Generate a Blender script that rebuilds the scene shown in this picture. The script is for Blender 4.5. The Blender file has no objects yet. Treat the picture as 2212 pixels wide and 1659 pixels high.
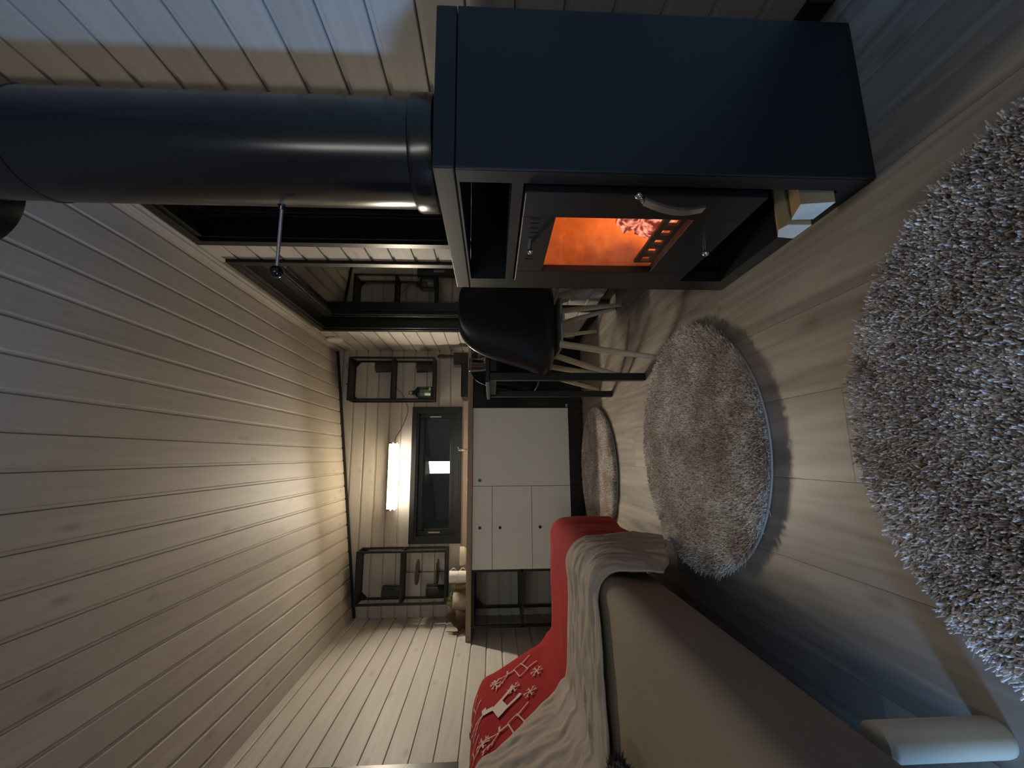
import bpy, bmesh, math, random
import numpy as np
from mathutils import Vector, Matrix, noise
random.seed(7)
S = bpy.context.scene
COL = S.collection
PI = math.pi
# ------------------------------------------------------------------ camera
def make_camera():
    yaw, pitch, roll = .1728, .0473, .0007
    cy, sy, cp, sp = math.cos(yaw), math.sin(yaw), math.cos(pitch), math.sin(pitch)
    f = Vector((sy*cp, cy*cp, -sp)); r = Vector((cy, -sy, 0)); u = r.cross(f)
    c, s = math.cos(roll), math.sin(roll)
    r2 = c*r + s*u; u2 = -s*r + c*u
    cam = bpy.data.cameras.new('camera'); o = bpy.data.objects.new('camera', cam); COL.objects.link(o)
    X, Y, Z = -u2, r2, -f            # the phone is held on its side: picture-left is up
    o.matrix_world = Matrix(((X.x, Y.x, Z.x, 0), (X.y, Y.y, Z.y, 0), (X.z, Y.z, Z.z, .7232), (0, 0, 0, 1)))
    cam.sensor_fit = 'HORIZONTAL'; cam.sensor_width = 36; cam.lens = 890/2212*36
    cam.clip_start = .02; cam.clip_end = 60
    S.camera = o
make_camera()
# ------------------------------------------------------------------ world, light, exposure
W = bpy.data.worlds.new('night_sky'); S.world = W; W.use_nodes = True
W.node_tree.nodes['Background'].inputs[0].default_value = (.10, .16, .30, 1)
W.node_tree.nodes['Background'].inputs[1].default_value = .0004
S.view_settings.view_transform = 'Standard'; S.view_settings.look = 'None'
S.view_settings.gamma = 1; S.view_settings.use_curve_mapping = False
S.view_settings.exposure = 1.0
LAMP_STRENGTH = 135.0      # LED tube over the kitchen window
DUSK_POWER = 42.0         # blue dusk light entering by the low window on the left
REAR_POWER = 1.05          # unseen light behind the camera, raised as fill
FIRE_POWER = 1.1
def area(name, loc, rot, sx, sy, power, col):
    l = bpy.data.lights.new(name, 'AREA'); l.shape = 'RECTANGLE'; l.size = sx; l.size_y = sy
    l.energy = power; l.color = col
    o = bpy.data.objects.new(name, l); COL.objects.link(o); o.location = loc; o.rotation_euler = rot
    return o
# dusk outside the low narrow window in the left wall (beside the sofa's near end)
area('dusk_light', (-1.47, .055, .22), (0, -PI/2, 0), .42, .34, DUSK_POWER, (.27, .50, 1.0))

# unseen lamp behind the camera, read off the pipe highlight, boosted as kitchen fill
rr_ = area('rear_fill_light', (-.22, -1.10, 1.50), (math.radians(76), 0, -math.radians(1)), .24, 1.3, REAR_POWER, (.96, 1.0, .90))
rr_.data.spread = math.radians(75)        # spread narrowed so the fill lifts cabinets and back wall, sparing the right wall
# ------------------------------------------------------------------ helpers
XL, XR, YB, YF = -1.302, .953, 3.70, -1.3
ZR, ZL = 2.132, 1.858
def ceil_z(x): return ZL + (ZR-ZL)*(x-XL)/(XR-XL)
class MB:
    def __init__(s): s.v = []; s.f = []
    def add(s, vs, fs):
        n = len(s.v); s.v += [tuple(v) for v in vs]; s.f += [tuple(i+n for i in f) for f in fs]; return s
    def box(s, a, b, ch=0.0):
        if ch <= 0:
            x0, y0, z0 = a; x1, y1, z1 = b
            return s.add([(x0,y0,z0),(x1,y0,z0),(x1,y1,z0),(x0,y1,z0),(x0,y0,z1),(x1,y0,z1),(x1,y1,z1),(x0,y1,z1)],
                         [(0,3,2,1),(4,5,6,7),(0,1,5,4),(1,2,6,5),(2,3,7,6),(3,0,4,7)])
        bm = bmesh.new(); bmesh.ops.create_cube(bm, size=1)
        for v in bm.verts: v.co = Vector([(a[i]+b[i])/2 + v.co[i]*(b[i]-a[i]) for i in range(3)])
        bmesh.ops.bevel(bm, geom=bm.edges[:], offset=ch, segments=2, affect='EDGES', profile=.5)
        bm.verts.index_update()
        s.add([v.co[:] for v in bm.verts], [[v.index for v in f.verts] for f in bm.faces]); bm.free(); return s
    def prism(s, poly, d, caps=True):       # poly: list of 3d points, extruded by vector d
        n = len(poly); d = Vector(d); vs = [Vector(p) for p in poly]; vs += [p+d for p in vs]
        fs = [(i, (i+1) % n, n+(i+1) % n, n+i) for i in range(n)]
        if caps: fs += [tuple(range(n-1, -1, -1)), tuple(range(n, 2*n))]
        return s.add(vs, fs)
    def tube(s, pts, rad, n=10, caps=True):
        pts = [Vector(p) for p in pts]; m = len(pts)
        rr = rad if isinstance(rad, (list, tuple)) else [rad]*m
        ref = None; vs = []
        for i, p in enumerate(pts):
            t = (pts[min(i+1, m-1)]-pts[max(i-1, 0)]).normalized()
            if ref is None:
                ref = t.orthogonal().normalized()
            a = (ref - t*ref.dot(t)).normalized(); ref = a; b = t.cross(a)
            vs += [p+(a*math.cos(2*PI*k/n)+b*math.sin(2*PI*k/n))*rr[i] for k in range(n)]
        fs = [(i*n+k, i*n+(k+1) % n, (i+1)*n+(k+1) % n, (i+1)*n+k) for i in range(m-1) for k in range(n)]
        if caps: fs += [tuple(range(n-1, -1, -1)), tuple(range((m-1)*n, m*n))]
        return s.add(vs, fs)
    def lathe(s, prof, c=(0,0,0), n=32, caps=True):    # prof: (r, z) bottom to top
        vs = [(c[0]+r*math.cos(2*PI*k/n), c[1]+r*math.sin(2*PI*k/n), c[2]+z) for r, z in prof for k in range(n)]
        m = len(prof)
        fs = [(i*n+k, i*n+(k+1) % n, (i+1)*n+(k+1) % n, (i+1)*n+k) for i in range(m-1) for k in range(n)]
        if caps: fs += [tuple(range(n-1, -1, -1)), tuple(range((m-1)*n, m*n))]
        return s.add(vs, fs)
    def ball(s, c, r, sc=(1,1,1), n=16, m=10):
        prof = [(max(1e-4, r*math.sin(PI*i/m)), -r*math.cos(PI*i/m)) for i in range(m+1)]
        k = len(s.v); s.lathe(prof, (0,0,0), n)
        for i in range(k, len(s.v)):
            v = s.v[i]; s.v[i] = (c[0]+v[0]*sc[0], c[1]+v[1]*sc[1], c[2]+v[2]*sc[2])
        return s
    def mesh(s, name, mat, smooth=False):
        me = bpy.data.meshes.new(name); me.from_pydata(s.v, [], s.f); me.update()
        bm = bmesh.new(); bm.from_mesh(me); bmesh.ops.recalc_face_normals(bm, faces=bm.faces); bm.to_mesh(me); bm.free()
        if smooth:
            me.polygons.foreach_set('use_smooth', [True]*len(me.polygons))
            if smooth != 'full': me.set_sharp_from_angle(angle=math.radians(35))
        me.materials.append(mat); return me
def link(name, me, parent=None, loc=(0,0,0), rot=(0,0,0)):
    o = bpy.data.objects.new(name, me); COL.objects.link(o); o.location = loc; o.rotation_euler = rot
    if parent: o.parent = parent
    return o
def obj(name, mb, mat, parent=None, smooth=False, loc=(0,0,0), rot=(0,0,0)):
    return link(name, mb.mesh(name, mat, smooth), parent, loc, rot)
def tag(o, label=None, cat=None, group=None, kind=None):
    if label: o['label'] = label
    if cat: o['category'] = cat
    if group: o['group'] = group
    if kind: o['kind'] = kind
    return o
def thing(name, label, cat, loc=(0,0,0), rotz=0, group=None):
    o = bpy.data.objects.new(name, None); COL.objects.link(o); o.location = loc; o.rotation_euler = (0,0,rotz)
    o.empty_display_size = .05
    return tag(o, label, cat, group)
def struct(name, mb=None, mat=None, label=None, smooth=False):
    if mb is None:
        o = bpy.data.objects.new(name, None); COL.objects.link(o)
    else: o = obj(name, mb, mat, None, smooth)
    return tag(o, label, None, None, 'structure')
def dup(root, loc, rotz, label, group=None):
    r = root.copy(); COL.objects.link(r); r.location = loc; r.rotation_euler = (0,0,rotz)
    r['label'] = label
    if group: r['group'] = group
    for ch in list(root.children):
        c = ch.copy(); COL.objects.link(c); c.parent = r
        for g in list(ch.children):
            d = g.copy(); COL.objects.link(d); d.parent = c
    return r
# ------------------------------------------------------------------ materials
def nodes(name):
    m = bpy.data.materials.new(name); m.use_nodes = True; nt = m.node_tree
    b = nt.nodes['Principled BSDF']
    return m, nt, b
def N(nt, t, **k):
    n = nt.nodes.new(t)
    for a, v in k.items(): setattr(n, a, v)
    return n
def plain(name, col, rough=.5, metal=0, var=0.0, vscale=20, bump=0.0, bscale=200, spec=.5, coat=0, emit=None, es=0, sheen=0):
    m, nt, b = nodes(name)
    b.inputs['Base Color'].default_value = (*col, 1); b.inputs['Roughness'].default_value = rough
    b.inputs['Metallic'].default_value = metal; b.inputs['Specular IOR Level'].default_value = spec
    b.inputs['Coat Weight'].default_value = coat; b.inputs['Sheen Weight'].default_value = sheen
    tc = N(nt, 'ShaderNodeTexCoord')
    nz = N(nt, 'ShaderNodeTexNoise'); nz.inputs['Scale'].default_value = vscale; nz.inputs['Detail'].default_value = 4
    nt.links.new(tc.outputs['Object'], nz.inputs['Vector'])
    if var:
        mx = N(nt, 'ShaderNodeMix', data_type='RGBA')
        mx.inputs[6].default_value = (*[c*(1-var) for c in col], 1); mx.inputs[7].default_value = (*[min(1, c*(1+var)) for c in col], 1)
        nt.links.new(nz.outputs['Fac'], mx.inputs[0]); nt.links.new(mx.outputs[2], b.inputs['Base Color'])
    if bump:
        n2 = N(nt, 'ShaderNodeTexNoise'); n2.inputs['Scale'].default_value = bscale; n2.inputs['Detail'].default_value = 3
        nt.links.new(tc.outputs['Object'], n2.inputs['Vector'])
        bp = N(nt, 'ShaderNodeBump'); bp.inputs['Strength'].default_value = bump; bp.inputs['Distance'].default_value = .0004
        nt.links.new(n2.outputs['Fac'], bp.inputs['Height']); nt.links.new(bp.outputs['Normal'], b.inputs['Normal'])
    if emit:
        b.inputs['Emission Color'].default_value = (*emit, 1); b.inputs['Emission Strength'].default_value = es
    return m
def wood(name, c1, c2, knot, axis, rough=.4, gs=1.0, knots=True, spec=.5, bump=.15):
    """grain runs along the object axis given; knots are sparse dark spots"""
    m, nt, b = nodes(name)
    tc = N(nt, 'ShaderNodeTexCoord'); oi = N(nt, 'ShaderNodeObjectInfo')
    ad = N(nt, 'ShaderNodeVectorMath', operation='ADD'); mu = N(nt, 'ShaderNodeVectorMath', operation='SCALE')
    cb = N(nt, 'ShaderNodeCombineXYZ')
    for i in range(3): nt.links.new(oi.outputs['Random'], cb.inputs[i])
    mu.inputs['Scale'].default_value = 37.0
    nt.links.new(cb.outputs[0], mu.inputs[0]); nt.links.new(tc.outputs['Object'], ad.inputs[0]); nt.links.new(mu.outputs[0], ad.inputs[1])
    mp = N(nt, 'ShaderNodeMapping'); sc = [22*gs]*3; sc[axis] = 1.6*gs; mp.inputs['Scale'].default_value = sc
    nt.links.new(ad.outputs[0], mp.inputs['Vector'])
    nz = N(nt, 'ShaderNodeTexNoise'); nz.inputs['Scale'].default_value = 1.3; nz.inputs['Detail'].default_value = 6; nz.inputs['Distortion'].default_value = 1.2
    nt.links.new(mp.outputs[0], nz.inputs['Vector'])
    rp = N(nt, 'ShaderNodeValToRGB'); rp.color_ramp.elements[0].position = .3; rp.color_ramp.elements[1].position = .7
    rp.color_ramp.elements[0].color = (*c1, 1); rp.color_ramp.elements[1].color = (*c2, 1)
    nt.links.new(nz.outputs['Fac'], rp.inputs[0])
    # board to board tint
    hs = N(nt, 'ShaderNodeHueSaturation'); mr = N(nt, 'ShaderNodeMapRange')
    mr.inputs[3].default_value = .92; mr.inputs[4].default_value = 1.08
    nt.links.new(oi.outputs['Random'], mr.inputs[0]); nt.links.new(mr.outputs[0], hs.inputs['Value'])
    nt.links.new(rp.outputs[0], hs.inputs['Color'])
    out = hs.outputs[0]
    if knots:
        m2 = N(nt, 'ShaderNodeMapping'); s2 = [9.0]*3; s2[axis] = 3.4; m2.inputs['Scale'].default_value = s2
        nt.links.new(ad.outputs[0], m2.inputs['Vector'])
        vo = N(nt, 'ShaderNodeTexVoronoi'); vo.inputs['Scale'].default_value = 1.0
        nt.links.new(m2.outputs[0], vo.inputs['Vector'])
        kr = N(nt, 'ShaderNodeValToRGB'); kr.color_ramp.elements[0].position = .03; kr.color_ramp.elements[1].position = .16
        kr.color_ramp.elements[0].color = (1,1,1,1); kr.color_ramp.elements[1].color = (0,0,0,1)
        nt.links.new(vo.outputs['Distance'], kr.inputs[0])
        ml = N(nt, 'ShaderNodeMath', operation='MULTIPLY'); ml.inputs[1].default_value = .55
        nt.links.new(kr.outputs[0], ml.inputs[0])
        mx = N(nt, 'ShaderNodeMix', data_type='RGBA'); nt.links.new(ml.outputs[0], mx.inputs[0])
        nt.links.new(out, mx.inputs[6]); mx.inputs[7].default_value = (*knot, 1); out = mx.outputs[2]
    nt.links.new(out, b.inputs['Base Color'])
    b.inputs['Roughness'].default_value = rough; b.inputs['Specular IOR Level'].default_value = spec
    bp = N(nt, 'ShaderNodeBump'); bp.inputs['Strength'].default_value = bump; bp.inputs['Distance'].default_value = .001
    nt.links.new(nz.outputs['Fac'], bp.inputs['Height']); nt.links.new(bp.outputs['Normal'], b.inputs['Normal'])
    return m
def pane_mat(name, tint=(1,1,1), ior=1.5):
    m, nt, b = nodes(name); nt.nodes.remove(b)
    tr = N(nt, 'ShaderNodeBsdfTransparent'); tr.inputs[0].default_value = (*tint, 1)
    gl = N(nt, 'ShaderNodeBsdfGlossy'); gl.inputs['Roughness'].default_value = 0.01
    fr = N(nt, 'ShaderNodeFresnel'); fr.inputs[0].default_value = ior
    mx = N(nt, 'ShaderNodeMixShader')
    ge = N(nt, 'ShaderNodeNewGeometry'); mi = N(nt, 'ShaderNodeMix'); mi.inputs[2].default_value = ior; mi.inputs[3].default_value = 1/ior
    nt.links.new(ge.outputs['Backfacing'], mi.inputs[0]); nt.links.new(mi.outputs[0], fr.inputs[0])   # same reflectance from both sides of the sheet
    nt.links.new(fr.outputs[0], mx.inputs[0]); nt.links.new(tr.outputs[0], mx.inputs[1]); nt.links.new(gl.outputs[0], mx.inputs[2])
    nt.links.new(mx.outputs[0], nt.nodes['Material Output'].inputs[0])
    return m
PINE = [(.52,.487,.445), (.60,.565,.52), (.30,.25,.20)]
pine = [wood('painted_pine_%s' % 'xyz'[a], *PINE, a, rough=.50, spec=.20) for a in range(3)]
pine_back = plain('pine_tongue', (.20,.16,.12), .7)
oak_floor = wood('oak_laminate', (.215,.186,.152), (.420,.370,.315), (.12,.095,.07), 1, rough=.42, gs=.62, spec=.4, bump=.1)
black_wood = plain('black_stained_frame', (.0075,.0068,.0058), .36, var=.2, vscale=60, bump=.1, bscale=80)
black_trim = plain('black_trim', (.010,.009,.008), .5)
stove_metal = plain('anthracite_sheet_steel', (.0060,.0066,.0085), .48, var=.15, vscale=300, bump=.12, bscale=900)
flue_metal = plain('satin_black_flue_steel', (.004,.0045,.006), .22, metal=.0, var=.1, vscale=200, spec=.9)
dark_slot = plain('dark_slot', (.003,.003,.004), .8)
chrome = plain('polished_chrome', (.75,.74,.72), .12, metal=1)
steel = plain('brushed_steel', (.50,.50,.50), .35, metal=1)
vermiculite = plain('vermiculite_lining', (.62,.40,.25), .95, var=.45, vscale=34, bump=.5, bscale=120)
grate_mat = plain('scorched_grate', (.10,.065,.045), .8, var=.3, vscale=60)
black_metal = plain('black_powder_coat', (.006,.006,.007), .45, var=.1, vscale=200, bump=.05, bscale=900)
dark_pot = plain('dark_grey_ceramic', (.016,.017,.015), .6, var=.2, vscale=40)
white_front = plain('white_foil_front', (.84,.835,.82), .45, spec=.4)
black_knob = plain('black_knob', (.008,.008,.008), .4)
worktop_mat = wood('oak_worktop', (.28,.20,.135), (.41,.30,.205), (.12,.085,.06), 0, rough=.45)
shell_mat = plain('black_moulded_plastic', (.011,.013,.020), .34, spec=.5)
beech = wood('pale_beech', (.50,.42,.29), (.60,.51,.36), (.3,.25,.2), 2, rough=.45, knots=False)
sofa_fabric = plain('taupe_sofa_fabric', (.27,.222,.165), .9, var=.12, vscale=8, bump=.3, bscale=900, spec=.2)
leg_wood = wood('pale_birch', (.56,.50,.38), (.62,.56,.43), (.4,.36,.3), 2, rough=.5, knots=False)
beige_throw = plain('beige_throw_fabric', (.43,.365,.315), .95, var=.1, vscale=14, bump=.4, bscale=700, spec=.2)
red_throw = plain('red_fleece', (.34,.020,.020), .95, var=.12, vscale=12, bump=.35, bscale=800, spec=.15)
print_mat = plain('pale_pink_print', (.62,.38,.35), .9, var=.2, vscale=60)
print_white = plain('white_print', (.66,.56,.52), .9)
fur_mat = plain('dark_grey_fur', (.030,.026,.028), .9, var=.5, vscale=30)
glass_pane = pane_mat('window_glass', (.93,.97,.95), 2.1)
fire_glass = pane_mat('stove_glass', (.96,.90,.84), 1.35)
m, nt, b = nodes('clear_glass'); b.inputs['Transmission Weight'].default_value = 1; b.inputs['Roughness'].default_value = 0
b.inputs['IOR'].default_value = 1.5; clear_glass = m
white_ceramic = plain('white_glazed_ceramic', (.78,.74,.68), .25)
white_plastic = plain('white_plastic', (.74,.72,.69), .45)
olive_glass = plain('olive_jar_glaze', (.20,.155,.05), .3)
concrete = plain('pale_textured_pot', (.46,.42,.32), .85, var=.3, vscale=30, bump=.8, bscale=60)
leaf_mat = plain('trailing_leaves', (.20,.25,.06), .55, var=.4, vscale=60)
bark = plain('dark_brown_driftwood', (.055,.028,.012), .8, var=.5, vscale=25, bump=.8, bscale=80)
candle = plain('ivory_candle', (.7,.66,.55), .5)
cord_mat = plain('dark_cord', (.03,.022,.015), .6)
log_bark = plain('split_log_side', (.36,.25,.12), .85, var=.3, vscale=18, bump=.5, bscale=60)
log_end = plain('sawn_log_end', (.74,.68,.54), .85, var=.15, vscale=70, bump=.4, bscale=200)
char_log = plain('burning_log', (.35,.10,.07), .9, var=.5, vscale=45, bump=.6, bscale=70)
lamp_white = plain('lamp_housing', (.75,.70,.6), .4)
diffuser = plain('glowing_diffuser', (.9,.85,.7), .5, emit=(1.0,.885,.71), es=LAMP_STRENGTH)
diffuser_top = plain('glowing_diffuser_top', (.9,.85,.7), .5, emit=(1.0,.84,.56), es=LAMP_STRENGTH*.26)

# ------------------------------------------------------------------ floor
fl = struct('floor', MB().box((XL-.05, YF, -.05), (XR+.05, YB+.05, -.012)), black_trim)
pw = .192; cache = {}
k = 0; x = XL-.10
while x < XR:
    x0, x1 = max(x, XL), min(x+pw, XR)
    y = YF - (k*.43) % 1.28
    while y < YB:
        y0, y1 = max(y, YF), min(y+1.28, YB)
        if y1-y0 > .02:
            key = (round(x1-x0, 4), round(y1-y0, 4))
            if key not in cache: cache[key] = MB().box((.0004, .0004, -.0119), (x1-x0-.0004, y1-y0-.0004, 0)).mesh('floor_plank', oak_floor, False)
            link('floor_plank', cache[key], fl, (x0, y0, 0))
        y += 1.28
    x += pw; k += 1
# ------------------------------------------------------------------ planked walls and ceiling
MOD = .1073
def plank_mesh(length, axis, w=MOD):
    # local: length along +axis, board laid from 0 to -w across; proud of the wall by .010. returns points (l, c, d)
    prof = [(-.0009,-.002), (-.0009,.0032), (-.0105,.0032), (-.0125,.0092), (-.0145,.0105), (-w+.0034,.0105), (-w+.0012,.0082), (-w+.0009,-.002)]
    return prof
pcache = {}
def plank(parent, kind, length, pos, w=MOD):
    """kind: 'back' (length +X, face -Y), 'right' (length +Y, face -X), 'left' (length +Y, face +X), 'ceil' (length +Y, face down)"""
    key = (kind, round(length, 4), round(w, 4))
    if key not in pcache:
        prof = plank_mesh(length, 0, w)
        if kind == 'back':  T = lambda l, c, d: (l, -d, c); mat = pine[0]
        if kind == 'right': T = lambda l, c, d: (-d, l, c); mat = pine[1]
        if kind == 'left':  T = lambda l, c, d: (d, l, c); mat = pine[1]
        if kind == 'ceil':  T = lambda l, c, d: (-c, l, -d); mat = pine[1]
        n = len(prof); vs = [T(0, c, d) for c, d in prof]+[T(length, c, d) for c, d in prof]
        fs = [(i, (i+1) % n, n+(i+1) % n, n+i) for i in range(n)]+[tuple(range(n)), tuple(range(2*n-1, n-1, -1))]
        mb = MB(); mb.add(vs, fs); pcache[key] = mb.mesh('plank', mat)
    return link('plank', pcache[key], parent, pos)
def cuts(spans, z0, z1, holes):
    """subtract the holes (a0,a1,b0,b1) touching the z band from the span list"""
    out = spans
    for a0, a1, b0, b1 in holes:
        if b1 <= z0+.004 or b0 >= z1-.004: continue
        nxt = []
        for s0, s1 in out:
            if a1 <= s0 or a0 >= s1: nxt.append((s0, s1)); continue
            if a0 > s0: nxt.append((s0, a0))
            if a1 < s1: nxt.append((a1, s1))
        out = nxt
    return out
def wall_mb(axis, pos, thick, a0, a1, z0, z1, holes):
    """backing wall as boxes around rectangular holes"""
    mb = MB(); cutz = sorted({z0, z1} | {h[2] for h in holes} | {h[3] for h in holes})
    for q0, q1 in zip(cutz[:-1], cutz[1:]):
        for s0, s1 in cuts([(a0, a1)], q0, q1, holes):
            if axis == 'y': mb.box((s0, pos, q0), (s1, pos+thick, q1))
            else: mb.box((min(pos, pos+thick), s0, q0), (max(pos, pos+thick), s1, q1))
    return mb
TH = .010
# openings
WB = (-.690, .398, 1.030, 1.395)              # back window (x0,x1,z0,z1) opening inside the casing
WA = (1.965, 3.030, .80, 1.985)               # right wall, far
WN = (1.02, 1.735, .80, 2.005)                # right wall, near
WL = (.95, 1.985, .905, 1.62)                 # left wall above the sofa
DL = (-.10, .21, .02, .42)                  # narrow low window in the left wall
wb = struct('wall_back', wall_mb('y', YB+.0105, .14, XL-.1, XR+.1, 0, 2.3, [WB]), pine_back)
z = 1.8535+MOD*4
while z > .02:
    zt, zb = z, z-MOD
    if zb < 2.12:
        for s0, s1 in cuts([(XL, XR)], zb, zt, [WB]):
            if s1-s0 > .03: plank(wb, 'back', s1-s0, (s0, YB+.0105, zt))     # the top boards run on into the sloping ceiling
    z -= MOD
wr = struct('wall_right', wall_mb('x', XR+.0105, .14, YF, YB+.1, 0, 2.3, [WA, WN]), pine_back)
z = .89+MOD*12
while z > .03:
    for s0, s1 in cuts([(YF, YB)], z-MOD, z, [WA, WN]):
        if s1-s0 > .02: plank(wr, 'right', s1-s0, (XR+.0105, s0, z))
    z -= MOD
wl = struct('wall_left', wall_mb('x', XL-.0105, -.14, YF, YB+.1, 0, 2.3, [WL, DL]), pine_back)
z = .873+MOD*10
while z > .03:
    for s0, s1 in cuts([(YF, YB)], z-MOD, z, [WL, DL]):
        if s1-s0 > .02: plank(wl, 'left', s1-s0, (XL-.0105, s0, z))
    z -= MOD
struct('wall_front', wall_mb('y', YF-.1, .1, XL-.1, XR+.1, 0, 2.3, []), pine[0])
slope = math.atan2(ZR-ZL, XR-XL)
ce = struct('ceiling', MB().prism([(XL-.15, YF, ceil_z(XL-.15)+.0105), (XR+.15, YF, ceil_z(XR+.15)+.0105), (XR+.15, YF, ceil_z(XR+.15)+.12), (XL-.15, YF, ceil_z(XL-.15)+.12)], (0, YB+.1-YF, 0)), pine_back)
LEN = math.hypot(ZR-ZL, XR-XL)
c = -.012
while c < LEN:
    px = XL+c*math.cos(slope); pz = ceil_z(px)+.0105
    w = min(MOD, LEN-c)
    if w > .03:
        o = plank(ce, 'ceil', YB-YF, (px, YF, pz), w); o.rotation_euler = (0, -slope, 0)
    c += MOD
# trims
tb = MB().prism([(XL, YB-.002, ZL-.020), (XR, YB-.002, ZR-.020), (XR, YB-.002, ZR+.004), (XL, YB-.002, ZL+.004)], (0, -.014, 0))
struct('trim_1', tb, black_trim)
struct('trim_2', MB().prism([(XR, YF, ZR+.004), (XR, YF, ZR-.045), (XR-.010, YF, ZR-.045), (XR-.012, YF, ZR-.040), (XR-.012, YF, ZR+.002)], (0, YB-YF-.02, 0)), pine[1])
struct('trim_3', MB().prism([(XL, YF, ZL+.004), (XL, YF, ZL-.040), (XL+.010, YF, ZL-.040), (XL+.012, YF, ZL-.035), (XL+.012, YF, ZL+.006)], (0, YB-YF-.02, 0)), pine[1])
struct('baseboard_right', MB().box((XR-.012, YF, 0), (XR+.0005, YB, .055), .003), black_trim)
struct('baseboard_left', MB().box((XL-.0005, YF, 0), (XL+.012, YB, .055), .003), black_trim)
struct('baseboard_back', MB().box((XL+.012, YB-.012, 0), (XR-.012, YB+.0005, .055), .003), black_trim)
# ------------------------------------------------------------------ windows
def window(name, wall, hole, casing=.035, sash=.045, depth=.06, label=None, hinges=()):
    a0, a1, z0, z1 = hole
    def B(p, q, d0, d1, e0, e1, ch=.002):     # along p..q, depth d0..d1 (positive = into the room), height e0..e1
        if wall == 'back': return (p, YB-d1, e0), (q, YB-d0, e1), ch
        if wall == 'right': return (XR-d1, p, e0), (XR-d0, q, e1), ch
        return (XL+d0, p, e0), (XL+d1, q, e1), ch
    root = struct(name, None, None, label)
    def ring(nm, o, w, d0, d1, mat):
        mb = MB()
        A0, A1, Z0, Z1 = a0+o, a1-o, z0+o, z1-o
        mb.box(*B(A0, A0+w, d0, d1, Z0, Z1)); mb.box(*B(A1-w, A1, d0, d1, Z0, Z1))
        mb.box(*B(A0+w, A1-w, d0, d1, Z0, Z0+w)); mb.box(*B(A0+w, A1-w, d0, d1, Z1-w, Z1))
        return obj(nm, mb, mat, root)
    ring('casing', -casing, casing+.004, -.004, .016, black_wood)
    ring('frame', 0, .022, -.14, .004, black_wood)
    ring('sash', .022, sash, -depth-.05, -depth, black_wood)
    ring('glazing_bead', .022+sash, .010, -depth-.03, -depth-.010, black_trim)
    g = .022+sash+.006
    p = MB().box(*B(a0+g, a1-g, -depth-.032, -depth-.026, z0+g, z1-g, 0))
    obj('pane', p, glass_pane, root)
    for (pa, pz0, pz1) in hinges:
        obj('hinge', MB().box(*B(pa-.006, pa+.006, -depth+.002, -depth+.010, pz0, pz1, .002)), steel, root)
    return root
window('window_1', 'back', WB, .038, .040, .045, 'black framed kitchen window below the LED tube', hinges=((.352, 1.185, 1.285), (-.645, 1.175, 1.275)))
window('window_2', 'right', WA, .035, .050, .070, 'tall black framed window beside the dining table')
window('window_3', 'right', WN, .035, .050, .070, 'black framed window behind the flue pipe')
window('window_4', 'left', WL, .038, .045, .060, 'black framed window in the left wall above the sofa back')
window('window_5', 'left', DL, .03, .012, .05, 'low narrow window in the left wall letting blue dusk light in')

# ------------------------------------------------------------------ wood stove
X0, X1, Y0, Y1, H = .510, .862, .665, 1.200, .832
st = thing('wood_stove', 'dark anthracite sheet-steel wood stove with a glowing glass door', 'stove', (X0, Y0, 0))
def so(name, mb, mat, parent=None, smooth=False):      # build in world coords, parent under the stove
    o = obj(name, mb, mat, parent or st, smooth)
    if parent is None: o.location = (-X0, -Y0, 0)
    return o
so('top_plate', MB().box((X0, Y0, .792), (X1, Y1, H), .003), stove_metal)
so('side_panel', MB().box((X0, Y0, .0), (X1, Y0+.006, .7905), .002), stove_metal)
so('side_panel', MB().box((X0, Y1-.006, .0), (X1, Y1, .7905), .002), stove_metal)
so('back_panel', MB().box((X1-.006, Y0+.006, .0), (X1, Y1-.006, .7905), .0015), stove_metal)
fr = MB()
fr.box((X0, Y0+.006, 0), (X0+.05, .704, .7905)); fr.box((X0, 1.134, 0), (X0+.05, Y1-.006, .7905))
fr.box((X0, .704, .664), (X0+.05, 1.134, .686)); fr.box((X0, .704, 0), (X0+.05, 1.134, .042)); fr.box((X0, .704, .786), (X0+.05, 1.134, .7905))
so('front_frame', fr, stove_metal)
ni = MB()
ni.box((.80, .704, .686), (.806, 1.134, .786)); ni.box((X0+.05, .700, .680), (.80, 1.138, .686)); ni.box((X0+.05, .698, .686), (.80, .704, .786)); ni.box((X0+.05, 1.134, .686), (.80, 1.140, .786))
so('warming_niche', ni, stove_metal)
wc = MB()
wc.box((X0+.05, .700, .036), (.84, 1.138, .042)); wc.box((.84, .700, .036), (.846, 1.138, .19)); wc.box((X0+.03, .698, .042), (.84, .704, .19)); wc.box((X0+.03, 1.134, .042), (.84, 1.140, .19))
wc.box((X0+.03, .700, .190), (.846, 1.138, .196))
so('log_compartment', wc, stove_metal)
# firebox
GY0, GY1, GZ0, GZ1 = .800, 1.058, .288, .588
fb = MB()
fb.box((.775, .755, .210), (.80, 1.105, .63)); fb.box((.530, .735, .210), (.775, .755, .63)); fb.box((.530, 1.105, .210), (.775, 1.125, .63))
fb.box((.530, .755, .210), (.775, 1.105, .228)); fb.box((.530, .755, .605), (.775, 1.105, .63))
so('firebox_lining', fb, vermiculite)
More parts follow.
